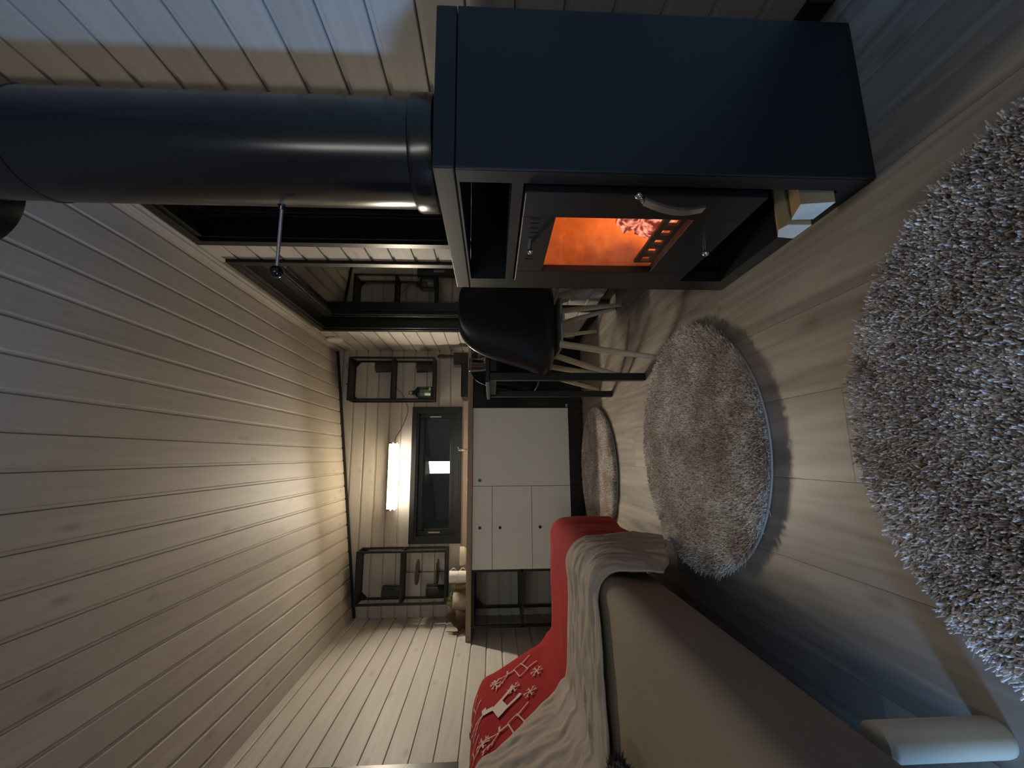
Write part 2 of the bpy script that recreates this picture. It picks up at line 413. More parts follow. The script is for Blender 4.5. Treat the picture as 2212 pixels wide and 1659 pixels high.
# lined edge joint of the rear brick
gr = MB(); gz0, gz1 = .232, .316
gr.box((.548, .765, gz0), (.556, 1.095, .276)); gr.box((.548, .765, .301), (.556, 1.095, gz1))
hs = [.785+.046*i for i in range(7)]
edges = [.765]+sum([[h, h+.024] for h in hs], [])+[1.095]
for i in range(0, len(edges), 2): gr.box((.548, edges[i], .276), (.556, edges[i+1], .301))
so('log_guard', gr, grate_mat)
dx0, dx1 = .500, .520
DY0, DY1, DZ0, DZ1 = .717, 1.120, .176, .660
door = MB()
door.box((dx0, DY0, DZ0), (dx1, GY0, DZ1), .002); door.box((dx0, GY1, DZ0), (dx1, DY1, DZ1), .002)
door.box((dx0, GY0-.001, DZ0), (dx1, GY1+.001, GZ0), .002); door.box((dx0, GY0-.001, GZ1), (dx1, GY1+.001, DZ1), .002)
dr = so('stove_door', door, stove_metal)
obj('door_pane', MB().box((.512, GY0-.012, GZ0-.012), (.516, GY1+.012, GZ1+.012)), fire_glass, dr)
slots = MB()
for yy in (.808, .8265, .8455, .8645, .8835, .960, .976, .992):
    obj('air_slot', MB().box((dx0-.0008, yy-.0040, .622), (dx0+.002, yy+.0040, .640)), dark_slot, dr)
obj('air_slider', MB().tube([(dx0, .912, .634), (dx0-.018, .912, .634)], .0045, 10).ball((dx0-.020, .912, .634), .007), chrome, dr, True)
obj('ash_knob', MB().tube([(dx0, .898, .212), (dx0-.020, .898, .212)], .005, 12).ball((dx0-.024, .898, .212), .008), chrome, dr, True)
hb = MB().tube([(dx0+.004, .722, .436), (.493, .716, .436), (.484, .714, .430)], .005, 10).ball((.496, .712, .440), .008)
hd = obj('handle_bracket', hb, chrome, dr, True)
gp = []
for i in range(9):
    t = i/8
    gp.append((.483-.013*math.sin(PI*t), .712+.020*t, .430-.128*t))
grip = MB()
n = len(gp); vs = []
for (x, y, z) in gp: vs += [(x-.003, y-.009, z), (x-.003, y+.009, z), (x+.003, y+.009, z), (x+.003, y-.009, z)]
grip.add(vs, [(4*i+k, 4*i+(k+1) % 4, 4*i+4+(k+1) % 4, 4*i+4+k) for i in range(n-1) for k in range(4)]+[(3,2,1,0), (4*n-4, 4*n-3, 4*n-2, 4*n-1)])
tag(obj('handle_grip', grip, steel, dr, True), 'curved steel door handle')
# the fire
lt = bpy.data.lights.new('fire_light', 'POINT'); lt.energy = FIRE_POWER; lt.color = (1.0, .40, .12); lt.shadow_soft_size = .03
lo = bpy.data.objects.new('fire_light', lt); COL.objects.link(lo); lo.location = (.715, .900, .262)
def rough_log(mb, a, b, r, n=9, m=10, seed=0, wob=.2):
    a, b = Vector(a), Vector(b); t = (b-a).normalized(); u = t.orthogonal().normalized(); v = t.cross(u); vs = []
    for i in range(m+1):
        p = a.lerp(b, i/m)
        for k in range(n):
            an = 2*PI*k/n; q = u*math.cos(an)+v*math.sin(an)
            w = r*(1+wob*noise.noise(Vector((seed+i*.7, math.cos(an)*1.3, math.sin(an)*1.3))))
            vs.append(p+q*w)
    return mb.add(vs, [(i*n+k, i*n+(k+1) % n, (i+1)*n+(k+1) % n, (i+1)*n+k) for i in range(m) for k in range(n)]+[tuple(range(n-1, -1, -1)), tuple(range(m*n, m*n+n))])
m, nt, b = nodes('glowing_embers')
nz = N(nt, 'ShaderNodeTexNoise'); nz.inputs['Scale'].default_value = 55; nz.inputs['Detail'].default_value = 5
tc = N(nt, 'ShaderNodeTexCoord'); nt.links.new(tc.outputs['Object'], nz.inputs['Vector'])
rp = N(nt, 'ShaderNodeValToRGB'); rp.color_ramp.elements[0].position = .42; rp.color_ramp.elements[1].position = .66
rp.color_ramp.elements[0].color = (.10,.012,.008,1); rp.color_ramp.elements[1].color = (1,.36,.26,1)
nt.links.new(nz.outputs['Fac'], rp.inputs[0]); nt.links.new(rp.outputs[0], b.inputs['Emission Color']); b.inputs['Emission Strength'].default_value = 1.0
b.inputs['Base Color'].default_value = (.2,.05,.04,1); b.inputs['Roughness'].default_value = .9
bl = rough_log(MB(), (.612, .840, .285), (.622, 1.030, .300), .040, seed=3, wob=.5)
bl2 = rough_log(MB(), (.640, .850, .352), (.616, 1.015, .362), .027, seed=9, wob=.6)
tag(obj('burning_log', bl, m, None, True), 'thicker glowing log lowest in the fire behind the stove glass', 'firewood')
tag(obj('burning_log', bl2, m, None, True), 'thinner glowing log lying on top in the fire behind the stove glass', 'firewood')
eb = MB()
for i in range(40):
    eb.ball((random.uniform(.58,.75), random.uniform(.77,1.08), .2285), random.uniform(.006,.014), n=6, m=4)
tag(obj('ember_bed', eb, grate_mat), 'ash and embers on the firebox floor', 'embers', kind='stuff')
# split logs in the compartment
def split_log(poly, x0, x1, label, seed):
    """poly in (y,z), log runs along x, front end at x0"""
    c = Vector((0, sum(p[0] for p in poly)/len(poly), min(p[1] for p in poly)))
    root = thing('firewood_log', label, 'firewood', (x0, c.y, c.z), group='split logs in the stove compartment')
    pts = []
    for i, p in enumerate(poly):
        q = poly[(i+1) % len(poly)]
        for k in range(3):
            t = k/3; s = .0022*noise.noise(Vector((seed, i*3+k, 0)))
            pts.append((p[0]+(q[0]-p[0])*t+s, p[1]+(q[1]-p[1])*t+abs(s)))
    side = MB().prism([(0, p[0]-c.y, p[1]-c.z) for p in pts], (x1-x0, 0, 0), True)
    obj('log_side', side, log_bark, root)
    obj('log_end', MB().prism([(-.0012, p[0]-c.y, p[1]-c.z) for p in pts], (.0011, 0, 0)), log_end, root)
split_log([(.712,.044), (.772,.0425), (.776,.088), (.722,.108)], .492, .80, 'pale split log at the near bottom of the stove compartment', 1)
split_log([(.778,.0425), (.833,.0425), (.828,.082), (.800,.100), (.779,.094)], .482, .79, 'pale split log with the widest bright end, second from the near side', 2)
split_log([(.716,.112), (.752,.100), (.790,.104), (.786,.140), (.735,.150)], .575, .82, 'tan split log lying on top of the other two logs', 3)
split_log([(.838,.0425), (.880,.0425), (.876,.088), (.842,.094)], .640, .83, 'shadowed split log set back at the far side of the log stack', 4)
# ------------------------------------------------------------------ flue pipe
PX, PY, PR = .712, .893, .118
fp = thing('flue_pipe', 'thick satin black flue pipe rising from the wood stove', 'flue pipe', (PX, PY, H))
def fo(name, mb, mat, smooth=True): return obj(name, mb, mat, fp, smooth)
fo('collar', MB().lathe([(PR-.006, .0015), (PR+.001, .0016), (PR+.002, .012), (PR+.0025, .016), (PR+.009, .022), (PR+.010, .030), (PR+.010, .064), (PR+.008, .072), (PR-.004, .078), (PR-.006, .078)], n=64), flue_metal)
fo('lower_pipe', MB().lathe([(PR, .070), (PR, .920), (PR-.004, .921)], n=64), flue_metal)
fo('seam_ring', MB().lathe([(PR-.002, .917), (PR+.0022, .919), (PR+.0022, .931), (PR-.002, .933)], n=64), flue_metal)
fo('upper_pipe', MB().lathe([(PR-.002, .927), (PR-.002, .929), (PR-.002, ceil_z(PX)-H+.01)], n=64), flue_metal)
fo('ceiling_collar', MB().lathe([(PR-.001, 1.212), (.230, 1.212), (.235, 1.215), (.237, 1.224), (.237, 1.32), (PR-.001, 1.32)], n=64), flue_metal)
rod = fo('damper_rod', MB().tube([(.606-PX, .940-PY, 1.236-H), (.468-PX, 1.001-PY, 1.2675-H)], .0042, 10), steel)
obj('damper_knob', MB().ball((.4625-PX, 1.003-PY, 1.2685-H), .0160), plain('black_glossy_knob', (.008,.008,.008), .08), rod, True)
fo('rod_collar', MB().tube([(.615-PX, .936-PY, 1.234-H), (.597-PX, .944-PY, 1.238-H)], .0085, 12), flue_metal)

# ------------------------------------------------------------------ kitchen
KY = 3.2295
CX = [-1.227, -.8268, -.2268, .3732]
def leg_mb(x, y): return MB().lathe([(.016, 0), (.018, .004), (.018, .030), (.013, .032), (.013, .1245)], (x, y, 0), 14)
def cab(name, label, x0, x1, cat='cabinet'):
    t = thing(name, label, cat, (x0, KY, 0))
    w = x1-x0; d = .42
    mb = MB(); z0, z1 = .125, .874; s = .018
    for xa in (.001, w-s-.001):
        for ya in (.012, d-s): mb.box((xa, ya, z0), (xa+s, ya+s, z1))
    for za in (z0, z1-s):
        mb.box((s, .012, za), (w-s, .012+s, za+s)); mb.box((s, d-s, za), (w-s, d, za+s))
        mb.box((.001, .03, za), (.001+s, d-s, za+s)); mb.box((w-s-.001, .03, za), (w-.001, d-s, za+s))
    obj('frame', mb, black_metal, t)
    for lx in (.05, w-.05):
        for ly in (.06, d-.05): obj('leg', leg_mb(lx, ly), black_knob, t, True)
    return t, w, d
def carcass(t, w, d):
    mb = MB()
    mb.box((.003, .014, .127), (.007, d-.002, .872)); mb.box((w-.007, .014, .127), (w-.003, d-.002, .872)); mb.box((.007, d-.006, .127), (w-.007, d-.002, .872)); mb.box((.007, .014, .127), (w-.007, d-.006, .131))
    obj('carcass', mb, black_metal, t)
    obj('base_panel', MB().box((.001, .045, .004), (w-.001, .057, .1245), .001), black_metal, t)  # dark panel set back across the band below the cabinet fronts
def front(t, name, x0, x1, z0, z1, kx, kz):
    f = obj(name, MB().box((x0+.0015, -.018+.018, z0+.0015), (x1-.0015, .0115, z1-.0015), .001), white_front, t)
    k = MB().lathe([(.0055, 0), (.0055, .012), (.011, .016), (.011, .022), (.0095, .024)], n=18)
    for i, v in enumerate(k.v): k.v[i] = (kx+v[0], -v[2], kz+v[1])
    obj('knob', k, black_knob, f, True)
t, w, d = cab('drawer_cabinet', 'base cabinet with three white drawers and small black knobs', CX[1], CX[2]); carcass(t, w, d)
front(t, 'drawer', 0, w, .725, .875, .30, .817); front(t, 'drawer', 0, w, .425, .725, .30, .666); front(t, 'drawer', 0, w, .125, .425, .30, .366)
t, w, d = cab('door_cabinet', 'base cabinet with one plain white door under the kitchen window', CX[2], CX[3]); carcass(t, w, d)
front(t, 'cabinet_door', 0, w, .125, .875, .045, .820)
t, w, d = cab('open_base_shelf', 'open black metal base shelf beside the white drawers', CX[0], CX[1], 'shelf')
mb = MB(); mb.box((.019, .032, .500), (w-.019, d-.019, .508)); mb.box((.001, .012, .495), (w-.001, .03, .513)); mb.box((.001, d-.018, .495), (w-.001, d, .513))
obj('shelf', mb, black_metal, t)
obj('shelf', MB().box((.019, .032, .128), (w-.019, d-.019, .136)), black_metal, t)
pl = MB().prism([(.02, .39, .858), (.09, .39, .858), (.02, .39, .78)], (0, .006, 0))
obj('corner_brace', pl, black_metal, t)
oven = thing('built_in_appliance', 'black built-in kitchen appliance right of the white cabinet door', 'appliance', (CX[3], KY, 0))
w = .575
obj('body', MB().box((.002, .012, .125), (w, .42, .874), .002), black_metal, oven)
of = obj('front_panel', MB().box((.004, -.006, .150), (w-.002, .0118, .872), .003), plain('black_gloss_front', (.012,.012,.014), .22), oven)
obj('handle', MB().tube([(.10, -.006, .80), (.10, -.034, .80), (w-.10, -.034, .80), (w-.10, -.006, .80)], .006, 10), black_metal, of, True)
obj('base_panel', MB().box((.001, .045, .004), (w, .057, .1245), .001), black_metal, oven)
obj('vent_strip', MB().box((.006, -.004, .128), (.030, .010, .146), .001), steel, oven)
for lx in (.05, w-.05):
    for ly in (.06, .36): obj('leg', leg_mb(lx, ly), black_knob, oven, True)
wt = MB().box((XL+.003, 3.205, .876), (XR-.003, YB-.003, .915), .002)
tag(obj('worktop', wt, worktop_mat), 'brown oak worktop running the whole width of the back wall', 'worktop')

# ------------------------------------------------------------------ wall shelves (frames with three shelves)
def wall_shelf(name, label, x0, x1, z0, z1, zm):
    y0, y1 = 3.535, YB-.002; s = .016
    t = thing(name, label, 'shelf', (x0, y0, z0), group='black metal wall shelves')
    def P(a): return (a[0]-x0, a[1]-y0, a[2]-z0)
    for xa in (x0, x1-s):
        for ya in (y0, y1-s): obj('upright', MB().box(P((xa, ya, z0)), P((xa+s, ya+s, z1)), .001), black_metal, t)
    for za in (z0, zm, z1-s):
        mb = MB().box(P((x0+s, y0, za)), P((x1-s, y0+s, za+s)), .001).box(P((x0+s, y1-s, za)), P((x1-s, y1, za+s)), .001)
        mb.box(P((x0, y0+s, za)), P((x0+s, y1-s, za+s)), .001).box(P((x1-s, y0+s, za)), P((x1, y1-s, za+s)), .001)
        mb.box(P((x0+s, y0+s, za+.003)), P((x1-s, y1-s, za+.008)))
        obj('shelf', mb, black_metal, t)
    for xa, sg in ((x0+s, 1), (x1-s, -1)):
        g = MB().prism([P((xa, y1-.004, z1-s)), P((xa+sg*.045, y1-.004, z1-s)), P((xa, y1-.004, z1-s-.045))], (0, -.004, 0))
        obj('corner_brace', g, black_metal, t)
    return t
RS = (.476, .858, 1.228, 1.965, 1.583)
LS = (-1.157, -.748, 1.092, 1.812, 1.444)
wall_shelf('wall_shelf', 'black two-compartment wall shelf in the right corner beside the tall window', *RS)
wall_shelf('wall_shelf', 'black two-compartment wall shelf near the left corner holding a tray stand', *LS)
S_ = .016
pot0 = None
def pot(x, zs, label, r=.055, h=.150):
    global pot0
    if pot0 is None:
        pot0 = thing('plant_pot', label, 'pot', (x, 3.620, zs), group='dark grey pots on the wall shelves')
        obj('body', MB().lathe([(r*.84, .0005), (r*.86, .004), (r*.98, h-.004), (r, h-.002), (r, h), (r-.005, h), (r-.007, h-.01), (r*.7, .012), (r*.6, .0115)], n=36), dark_pot, pot0, True)
        obj('soil', MB().lathe([(r-.0075, h-.022), (r*.4, h-.020)], n=24), bark, pot0, True)
    else: dup(pot0, (x, 3.625, zs), 0, label, 'dark grey pots on the wall shelves')
pot(.788, RS[4]+S_, 'dark grey pot on the upper level of the right wall shelf')
pot(.788, RS[2]+S_, 'dark grey pot on the bottom level of the right wall shelf')
pot(-1.085, LS[4]+S_, 'dark grey pot on the upper level of the left wall shelf')
pot(-1.083, LS[2]+S_, 'dark grey pot on the bottom level of the left wall shelf behind the tray stand')
# lantern
la = thing('lantern', 'small black lantern with glass sides on the right wall shelf', 'lantern', (.550, 3.60, RS[2]+S_))
hw = .042
obj('base', MB().box((-hw-.006, -hw-.006, .0005), (hw+.006, hw+.006, .014), .002), black_metal, la)
for sx in (-1, 1):
    for sy in (-1, 1): obj('post', MB().box((sx*hw-.004, sy*hw-.004, .014), (sx*hw+.004, sy*hw+.004, .125)), black_metal, la)
for sx in (-1, 1):
    obj('pane', MB().box((sx*hw-.001, -hw+.004, .014), (sx*hw+.001, hw-.004, .125)), glass_pane, la)
    obj('pane', MB().box((-hw+.004, sx*hw-.001, .014), (hw-.004, sx*hw+.001, .125)), glass_pane, la)
q = hw+.008
ro = MB().add([(-q,-q,.125),(q,-q,.125),(q,q,.125),(-q,q,.125),(-.018,-.018,.158),(.018,-.018,.158),(.018,.018,.158),(-.018,.018,.158),(-.018,-.018,.178),(.018,-.018,.178),(.018,.018,.178),(-.018,.018,.178)],
   [(0,3,2,1),(0,1,5,4),(1,2,6,5),(2,3,7,6),(3,0,4,7),(4,5,9,8),(5,6,10,9),(6,7,11,10),(7,4,8,11),(8,9,10,11)])
obj('roof', ro, black_metal, la)
obj('ring', MB().tube([(.016*math.cos(a), 0, .194+.016*math.sin(a)) for a in [2*PI*i/16 for i in range(17)]], .0025, 8), black_metal, la, True)
obj('candle', MB().lathe([(.022, .0145), (.022, .07), (.004, .071)], n=20), candle, la, True)
# tray stand
ts = thing('tray_stand', 'two-tier stand with round dark trays on the left wall shelf', 'stand', (-.925, 3.60, LS[2]+S_))
obj('rod', MB().tube([(0,0,.0005), (0,0,.335)], .0045, 10), black_metal, ts, True)
for zz in (.055, .218):
    obj('tray', MB().lathe([(.02, zz), (.092, zz+.001), (.098, zz+.004), (.099, zz+.013), (.096, zz+.013), (.093, zz+.006), (.02, zz+.005)], n=40), plain('dark_walnut_tray', (.075,.045,.028), .35), ts, True)
obj('foot', MB().lathe([(.03, .0006), (.03, .004), (.006, .008)], n=24), black_metal, ts, True)

# ------------------------------------------------------------------ LED tube
lm = thing('wall_lamp', 'lit white LED tube on the back wall above the kitchen window', 'lamp', (-.160, YB, 1.556))
hl = .279
D_ = -.085            # the light stands off the wall on its bracket
obj('bracket', MB().box((-hl+.02, D_-.012, -.006), (hl-.02, -.0015, .010), .002), lamp_white, lm)
obj('housing', MB().prism([(-hl, D_-.010, .044), (-hl, D_-.034, .044), (-hl, D_-.034, .016), (-hl, D_-.046, .012), (-hl, D_-.012, -.024), (-hl, D_-.010, -.024)], (2*hl, 0, 0)), lamp_white, lm)
obj('light_tube', MB().tube([(-hl+.012, D_-.043, .031), (hl-.012, D_-.043, .031)], .0085, 14), diffuser_top, lm, True)
obj('light_strip', MB().prism([(-hl+.012, D_-.0470, .0115), (-hl+.012, D_-.0490, .0095), (-hl+.012, D_-.0150, -.0265), (-hl+.012, D_-.0130, -.0245)], (2*hl-.024, 0, 0)), diffuser, lm)
obj('divider', MB().box((-hl, D_-.058, .0125), (hl, D_-.034, .0185)), plain('brown_divider', (.20,.17,.13), .5), lm)
obj('lower_rail', MB().box((-hl, D_-.026, -.040), (hl, D_-.020, -.034)), plain('brown_rail', (.20,.17,.13), .5), lm)
for sx in (-1, 1):
    for zc, yc in ((.031, -.043), (-.0075, -.031)):
        x_ = sx*(hl-.006)
        obj('end_cap', MB().box((x_-.007, D_+yc-.011, zc-.010), (x_+.007, D_+yc+.010, zc+.010), .002), plain('brown_end_cap', (.12,.09,.06), .5), lm)
cp = [(.62, 1.60), (.545, 1.535), (.470, 1.505), (.420, 1.488), (.350, 1.502), (.250, 1.540), (.170, 1.585), (.141, 1.590)]
pts = []
for i in range(len(cp)-1):
    for k in range(6):
        t = k/6; p0 = cp[max(i-1, 0)]; p1 = cp[i]; p2 = cp[i+1]; p3 = cp[min(i+2, len(cp)-1)]
        f = lambda a, b, c_, d_: .5*((2*b)+(-a+c_)*t+(2*a-5*b+4*c_-d_)*t*t+(-a+3*b-3*c_+d_)*t**3)
        pts.append((f(p0[0], p1[0], p2[0], p3[0])+.155, -.006, f(p0[1], p1[1], p2[1], p3[1])-1.57))
obj('cord', MB().tube(pts, .0022, 6), cord_mat, lm, True)
# loose cable on the right shelf top
cc = []
for i in range(60):
    t = i/59
    cc.append((.86-.34*t+.03*math.sin(9*t), 3.60+.04*math.cos(13*t), RS[3]+.004+.02*abs(math.sin(16*t))))
tag(obj('coiled_cable', MB().tube(cc, .0022, 6), cord_mat, None, True), 'thin tangled cable lying on top of the right wall shelf', 'cable')
# smoke alarm
sa = thing('smoke_alarm', 'white round smoke alarm high on the right wall near the back corner', 'alarm', (XR, 3.30, 2.005))
dome = MB().lathe([(.062, 0), (.064, .008), (.060, .020), (.045, .030), (.012, .033)], n=36)
for i, v in enumerate(dome.v): dome.v[i] = (-v[2], v[0], v[1])
obj('housing', dome, white_plastic, sa, True)
obj('hanging_wire', MB().tube([(-.006, -.03, .060), (-.010, -.055, .035), (-.008, -.066, -.02)], .002, 6), cord_mat, sa, True)

# ------------------------------------------------------------------ things on the worktop
WZ = .9155
br = thing('utensil_block', 'dark grey block with a black looped handle on the worktop right end', 'utensil', (.822, 3.50, WZ))
obj('block', MB().box((-.055, -.05, 0), (.055, .05, .140), .004), dark_pot, br)
hp = MB()
hp.tube([(.030, 0, .1405), (.030, 0, .215)], [.013, .017], 12)
loop = [(.030+.0115*math.cos(a), 0, .245+.034*math.sin(a)) for a in [2*PI*i/28 for i in range(29)]]
hp.tube(loop, .0095, 8)
obj('handle', hp, black_knob, br, True)
hb_ = thing('portable_hob', 'low black portable hob on the worktop right of the window', 'hob', (.625, 3.50, WZ))
obj('body', MB().box((-.145, -.13, .006), (.145, .13, .062), .004), black_metal, hb_)
obj('glass_top', MB().box((-.140, -.125, .0622), (.140, .125, .068), .001), plain('black_glass', (.01,.01,.01), .06), hb_)
for sx in (-1, 1):
    for sy in (-1, 1): obj('foot', MB().lathe([(.012, 0), (.012, .0058)], (sx*.12, sy*.105, 0), 12), black_knob, hb_, True)
tp = thing('kitchen_tap', 'slim chrome tap standing on the worktop before the kitchen window', 'tap', (.052, 3.55, WZ))
obj('body', MB().lathe([(.016, 0), (.016, .006), (.009, .010), (.009, .075), (.011, .080), (.011, .094), (.004, .098)], n=20), chrome, tp, True)
obj('spout', MB().tube([(0, -.004, .066), (0, -.05, .078), (0, -.085, .072), (0, -.092, .060)], .0055, 10), chrome, tp, True)
obj('lever', MB().tube([(0, 0, .092), (.025, .0, .102)], .0035, 8), chrome, tp, True)
# bowls: a nested stack
bowl = thing('bowl', 'lowest white bowl of the small stack on the worktop left of the window', 'bowl', (-.800, 3.56, WZ), group='white bowls stacked on the worktop')
obj('body', MB().lathe([(.030, 0), (.034, .003), (.060, .020), (.072, .038), (.074, .044), (.071, .044), (.056, .022), (.028, .006), (.01, .005)], n=36), white_ceramic, bowl, True)
dup(bowl, (-.800, 3.56, WZ+.0125), .4, 'middle white bowl of the small stack on the worktop left of the window')
dup(bowl, (-.800, 3.56, WZ+.025), .9, 'topmost white bowl of the small stack on the worktop left of the window')
mug = thing('mug', 'lower of two stacked white mugs on the worktop left end', 'mug', (-.932, 3.47, WZ), group='white mugs stacked on the worktop')
obj('body', MB().lathe([(.036, 0), (.040, .003), (.043, .020), (.044, .072), (.041, .072), (.040, .02), (.036, .006), (.01, .005)], n=36), white_ceramic, mug, True)
obj('handle', MB().tube([(.0415+.020*math.sin(a), 0, .040-.019*math.cos(a)) for a in [PI*(-.02+1.04*i/14) for i in range(15)]], .0036, 8), white_ceramic, mug, True)
dup(mug, (-.932, 3.47, WZ+.0725), .0, 'upper of two stacked white mugs on the worktop left end')
jar = thing('storage_jar', 'olive jar between the white mugs and the potted plant', 'jar', (-1.016, 3.54, WZ))
obj('body', MB().lathe([(.036, 0), (.040, .004), (.041, .085), (.036, .095), (.03, .096)], n=32), olive_glass, jar, True)
obj('lid', MB().lathe([(.038, .0965), (.038, .112), (.034, .116), (.01, .117)], n=32), olive_glass, jar, True)
pp = thing('potted_plant', 'pale textured pot with a trailing green plant on the worktop left end', 'plant', (-1.130, 3.49, WZ))
pm = MB().lathe([(.050, 0), (.056, .004), (.068, .060), (.072, .105), (.070, .114), (.062, .114), (.058, .095), (.03, .094)], n=40)
for i, v in enumerate(pm.v):
    d = 1+.05*noise.noise(Vector(v)*45); pm.v[i] = (v[0]*d, v[1]*d, v[2])
obj('pot', pm, concrete, pp, True)
random.seed(11)
for i in range(46):
    a = random.uniform(0, 2*PI); rr = random.uniform(.01, .072); hh = random.uniform(.100, .172)
    if rr > .06: hh -= .03
    p = Vector((rr*math.cos(a), rr*math.sin(a)*.8, hh)); L = random.uniform(.016, .028)
    u = Vector((math.cos(a+random.uniform(-1,1)), math.sin(a), random.uniform(-.5,.6))).normalized(); v = u.orthogonal().normalized()
    lf = MB().add([p-u*L*.5, p+v*L*.3, p+u*L*.6, p-v*L*.3, p+u*.03*L+v.cross(u)*L*.12], [(0,1,4),(1,2,4),(2,3,4),(3,0,4)])
    obj('leaf', lf, leaf_mat, pp)
stm = MB()
for i in range(14):
    a = i*.45*PI; stm.tube([(.01*math.cos(a), .01*math.sin(a), .095), (.04*math.cos(a), .035*math.sin(a), .150), (.085*math.cos(a), .07*math.sin(a), .125)], .0014, 5)
obj('stems', stm, leaf_mat, pp, True)
dw = thing('driftwood_ornament', 'dark brown driftwood ornament with thin twigs at the worktop left corner', 'ornament', (-1.215, 3.395, WZ))
dm = MB().ball((.0, 0, .060), .060, (.95, .8, 1.0), 20, 14)
dm.ball((.035, -.01, .125), .045, (.9, .7, .9), 16, 12); dm.ball((-.035, -.02, .040), .040, (1,.8,1), 16, 12)
for i, v in enumerate(dm.v):
    vv = Vector(v); d = noise.noise(vv*22)*.012; dm.v[i] = (v[0]+d, v[1]+d*.6, max(0.0, v[2]+d))
obj('body', dm, bark, dw, True)
for pts in ([(-.045,-.03,.045), (-.070,-.05,.060), (-.066,-.06,.10), (-.060,-.066,.150)], [(-.050,-.06,.020), (-.072,-.08,.050), (-.070,-.085,.09), (-.066,-.09,.130)]):
    obj('twig', MB().tube(pts, [.0055,.0045,.0035,.0018], 8), bark, dw, True)

# ------------------------------------------------------------------ dining table
tt = thing('dining_table', 'small black dining table with square legs against the right wall', 'table', (.335, 1.875, 0))
TW, TD, TZ = .600, .590, .755
obj('tabletop', MB().box((0, 0, TZ-.018), (TW, TD, TZ), .002), black_metal, tt)
ap = MB()
ap.box((.02, .06, .705), (.034, TD-.06, TZ-.0185)); ap.box((TW-.034, .06, .705), (TW-.02, TD-.06, TZ-.0185)); ap.box((.06, .02, .705), (TW-.06, .034, TZ-.0185)); ap.box((.06, TD-.034, .705), (TW-.06, TD-.02, TZ-.0185))
obj('apron', ap, black_metal, tt)
for lx in (.012, TW-.047):
    for ly in (.005, TD-.040): obj('leg', MB().box((lx, ly, 0), (lx+.035, ly+.035, TZ-.0185), .002), black_metal, tt)
def tumbler(x, y, r, h, label):
    t = thing('drinking_glass', label, 'glass', (x, y, TZ+.0005), group='clear glasses on the dining table')
    b_ = MB().lathe([(r*.80, 0), (r*.86, .003), (r, h), (r-.003, h), (r*.80, .012), (r*.3, .010)], n=12)
    obj('body', b_, clear_glass, t)
    obj('rim', MB().lathe([(r-.0028, h+.0001), (r-.0002, h+.0001), (r-.0008, h+.0012), (r-.0022, h+.0012)], n=32), clear_glass, t, True)
tumbler(.468, 2.10, .038, .086, 'faceted clear tumbler at the near edge of the black dining table')
tumbler(.560, 2.24, .032, .048, 'shorter clear glass behind the tumbler on the black dining table')

# ------------------------------------------------------------------ chairs
def make_chair(label, loc, rz):
    """local: seat centre at origin, the sitter faces +Y; backrest at -Y"""
    ch = thing('dining_chair', label, 'chair', loc, rz, 'black shell chairs at the dining table')
    # profile stations (y, z, half width, cup)
    prof = [(.225,.415,.190,.010), (.215,.432,.205,.014), (.150,.437,.225,.020), (.060,.432,.240,.028), (-.030,.428,.250,.040), (-.100,.434,.255,.055), (-.150,.455,.255,.075),
            (-.182,.500,.250,.090), (-.200,.560,.238,.095), (-.212,.630,.222,.090), (-.224,.700,.205,.080), (-.236,.765,.186,.068), (-.246,.820,.160,.055), (-.252,.852,.125,.045), (-.256,.868,.080,.040)]
    n = 15; vs = []
    for i, (y, z, hw_, cup) in enumerate(prof):
        j0, j1 = prof[max(i-1, 0)], prof[min(i+1, len(prof)-1)]
        tx = Vector((0, j1[0]-j0[0], j1[1]-j0[1])).normalized(); nn = Vector((0, -tx.z, tx.y))   # towards sitter / up
        if nn.z < 0 and nn.y < 0: nn = -nn
        for k in range(n):
            s = -1+2*k/(n-1)
            p = Vector((hw_*math.sin(s*PI/2*.92)/math.sin(PI/2*.92), y, z))+Vector((0, abs(nn.y) if i > 5 else 0, abs(nn.z) if i < 8 else 0)).normalized()*cup*abs(s)**2.6
            vs.append(p)
    m_ = len(prof)
    mb = MB().add(vs, [(i*n+k, i*n+k+1, (i+1)*n+k+1, (i+1)*n+k) for i in range(m_-1) for k in range(n-1)])
    o = obj('shell', mb, shell_mat, ch, 'full')
    md = o.modifiers.new('Solidify', 'SOLIDIFY'); md.thickness = .007; md.offset = 0
    sb = o.modifiers.new('Subdivision', 'SUBSURF'); sb.levels = 2; sb.render_levels = 2
    obj('bracket', MB().box((-.13, -.12, .398), (.13, .13, .410), .003).box((-.02, -.16, .396), (.02, .16, .409), .003), plain('grey_bracket', (.30,.30,.29), .5), ch)
    for sx in (-1, 1):
        for sy in (-1, 1):
            lg = MB().tube([(sx*.115, sy*.105, .412), (sx*.160, sy*.165, .22), (sx*.205, sy*.225, .0065)], [.0165, .0150, .0105], 14)
            l = obj('leg', lg, beech, ch, True)
            obj('glide', MB().lathe([(.009, 0), (.0105, .002), (.0105, .0085)], (sx*.2053, sy*.2254, 0), 12), black_knob, l, True)
    return ch
c1 = make_chair('black shell chair with pale wooden legs, back to the camera beside the stove', (.620, 1.930, 0), 0)
dup(c1, (.640, 2.490, 0), PI, 'black shell chair with pale legs on the far side of the dining table')

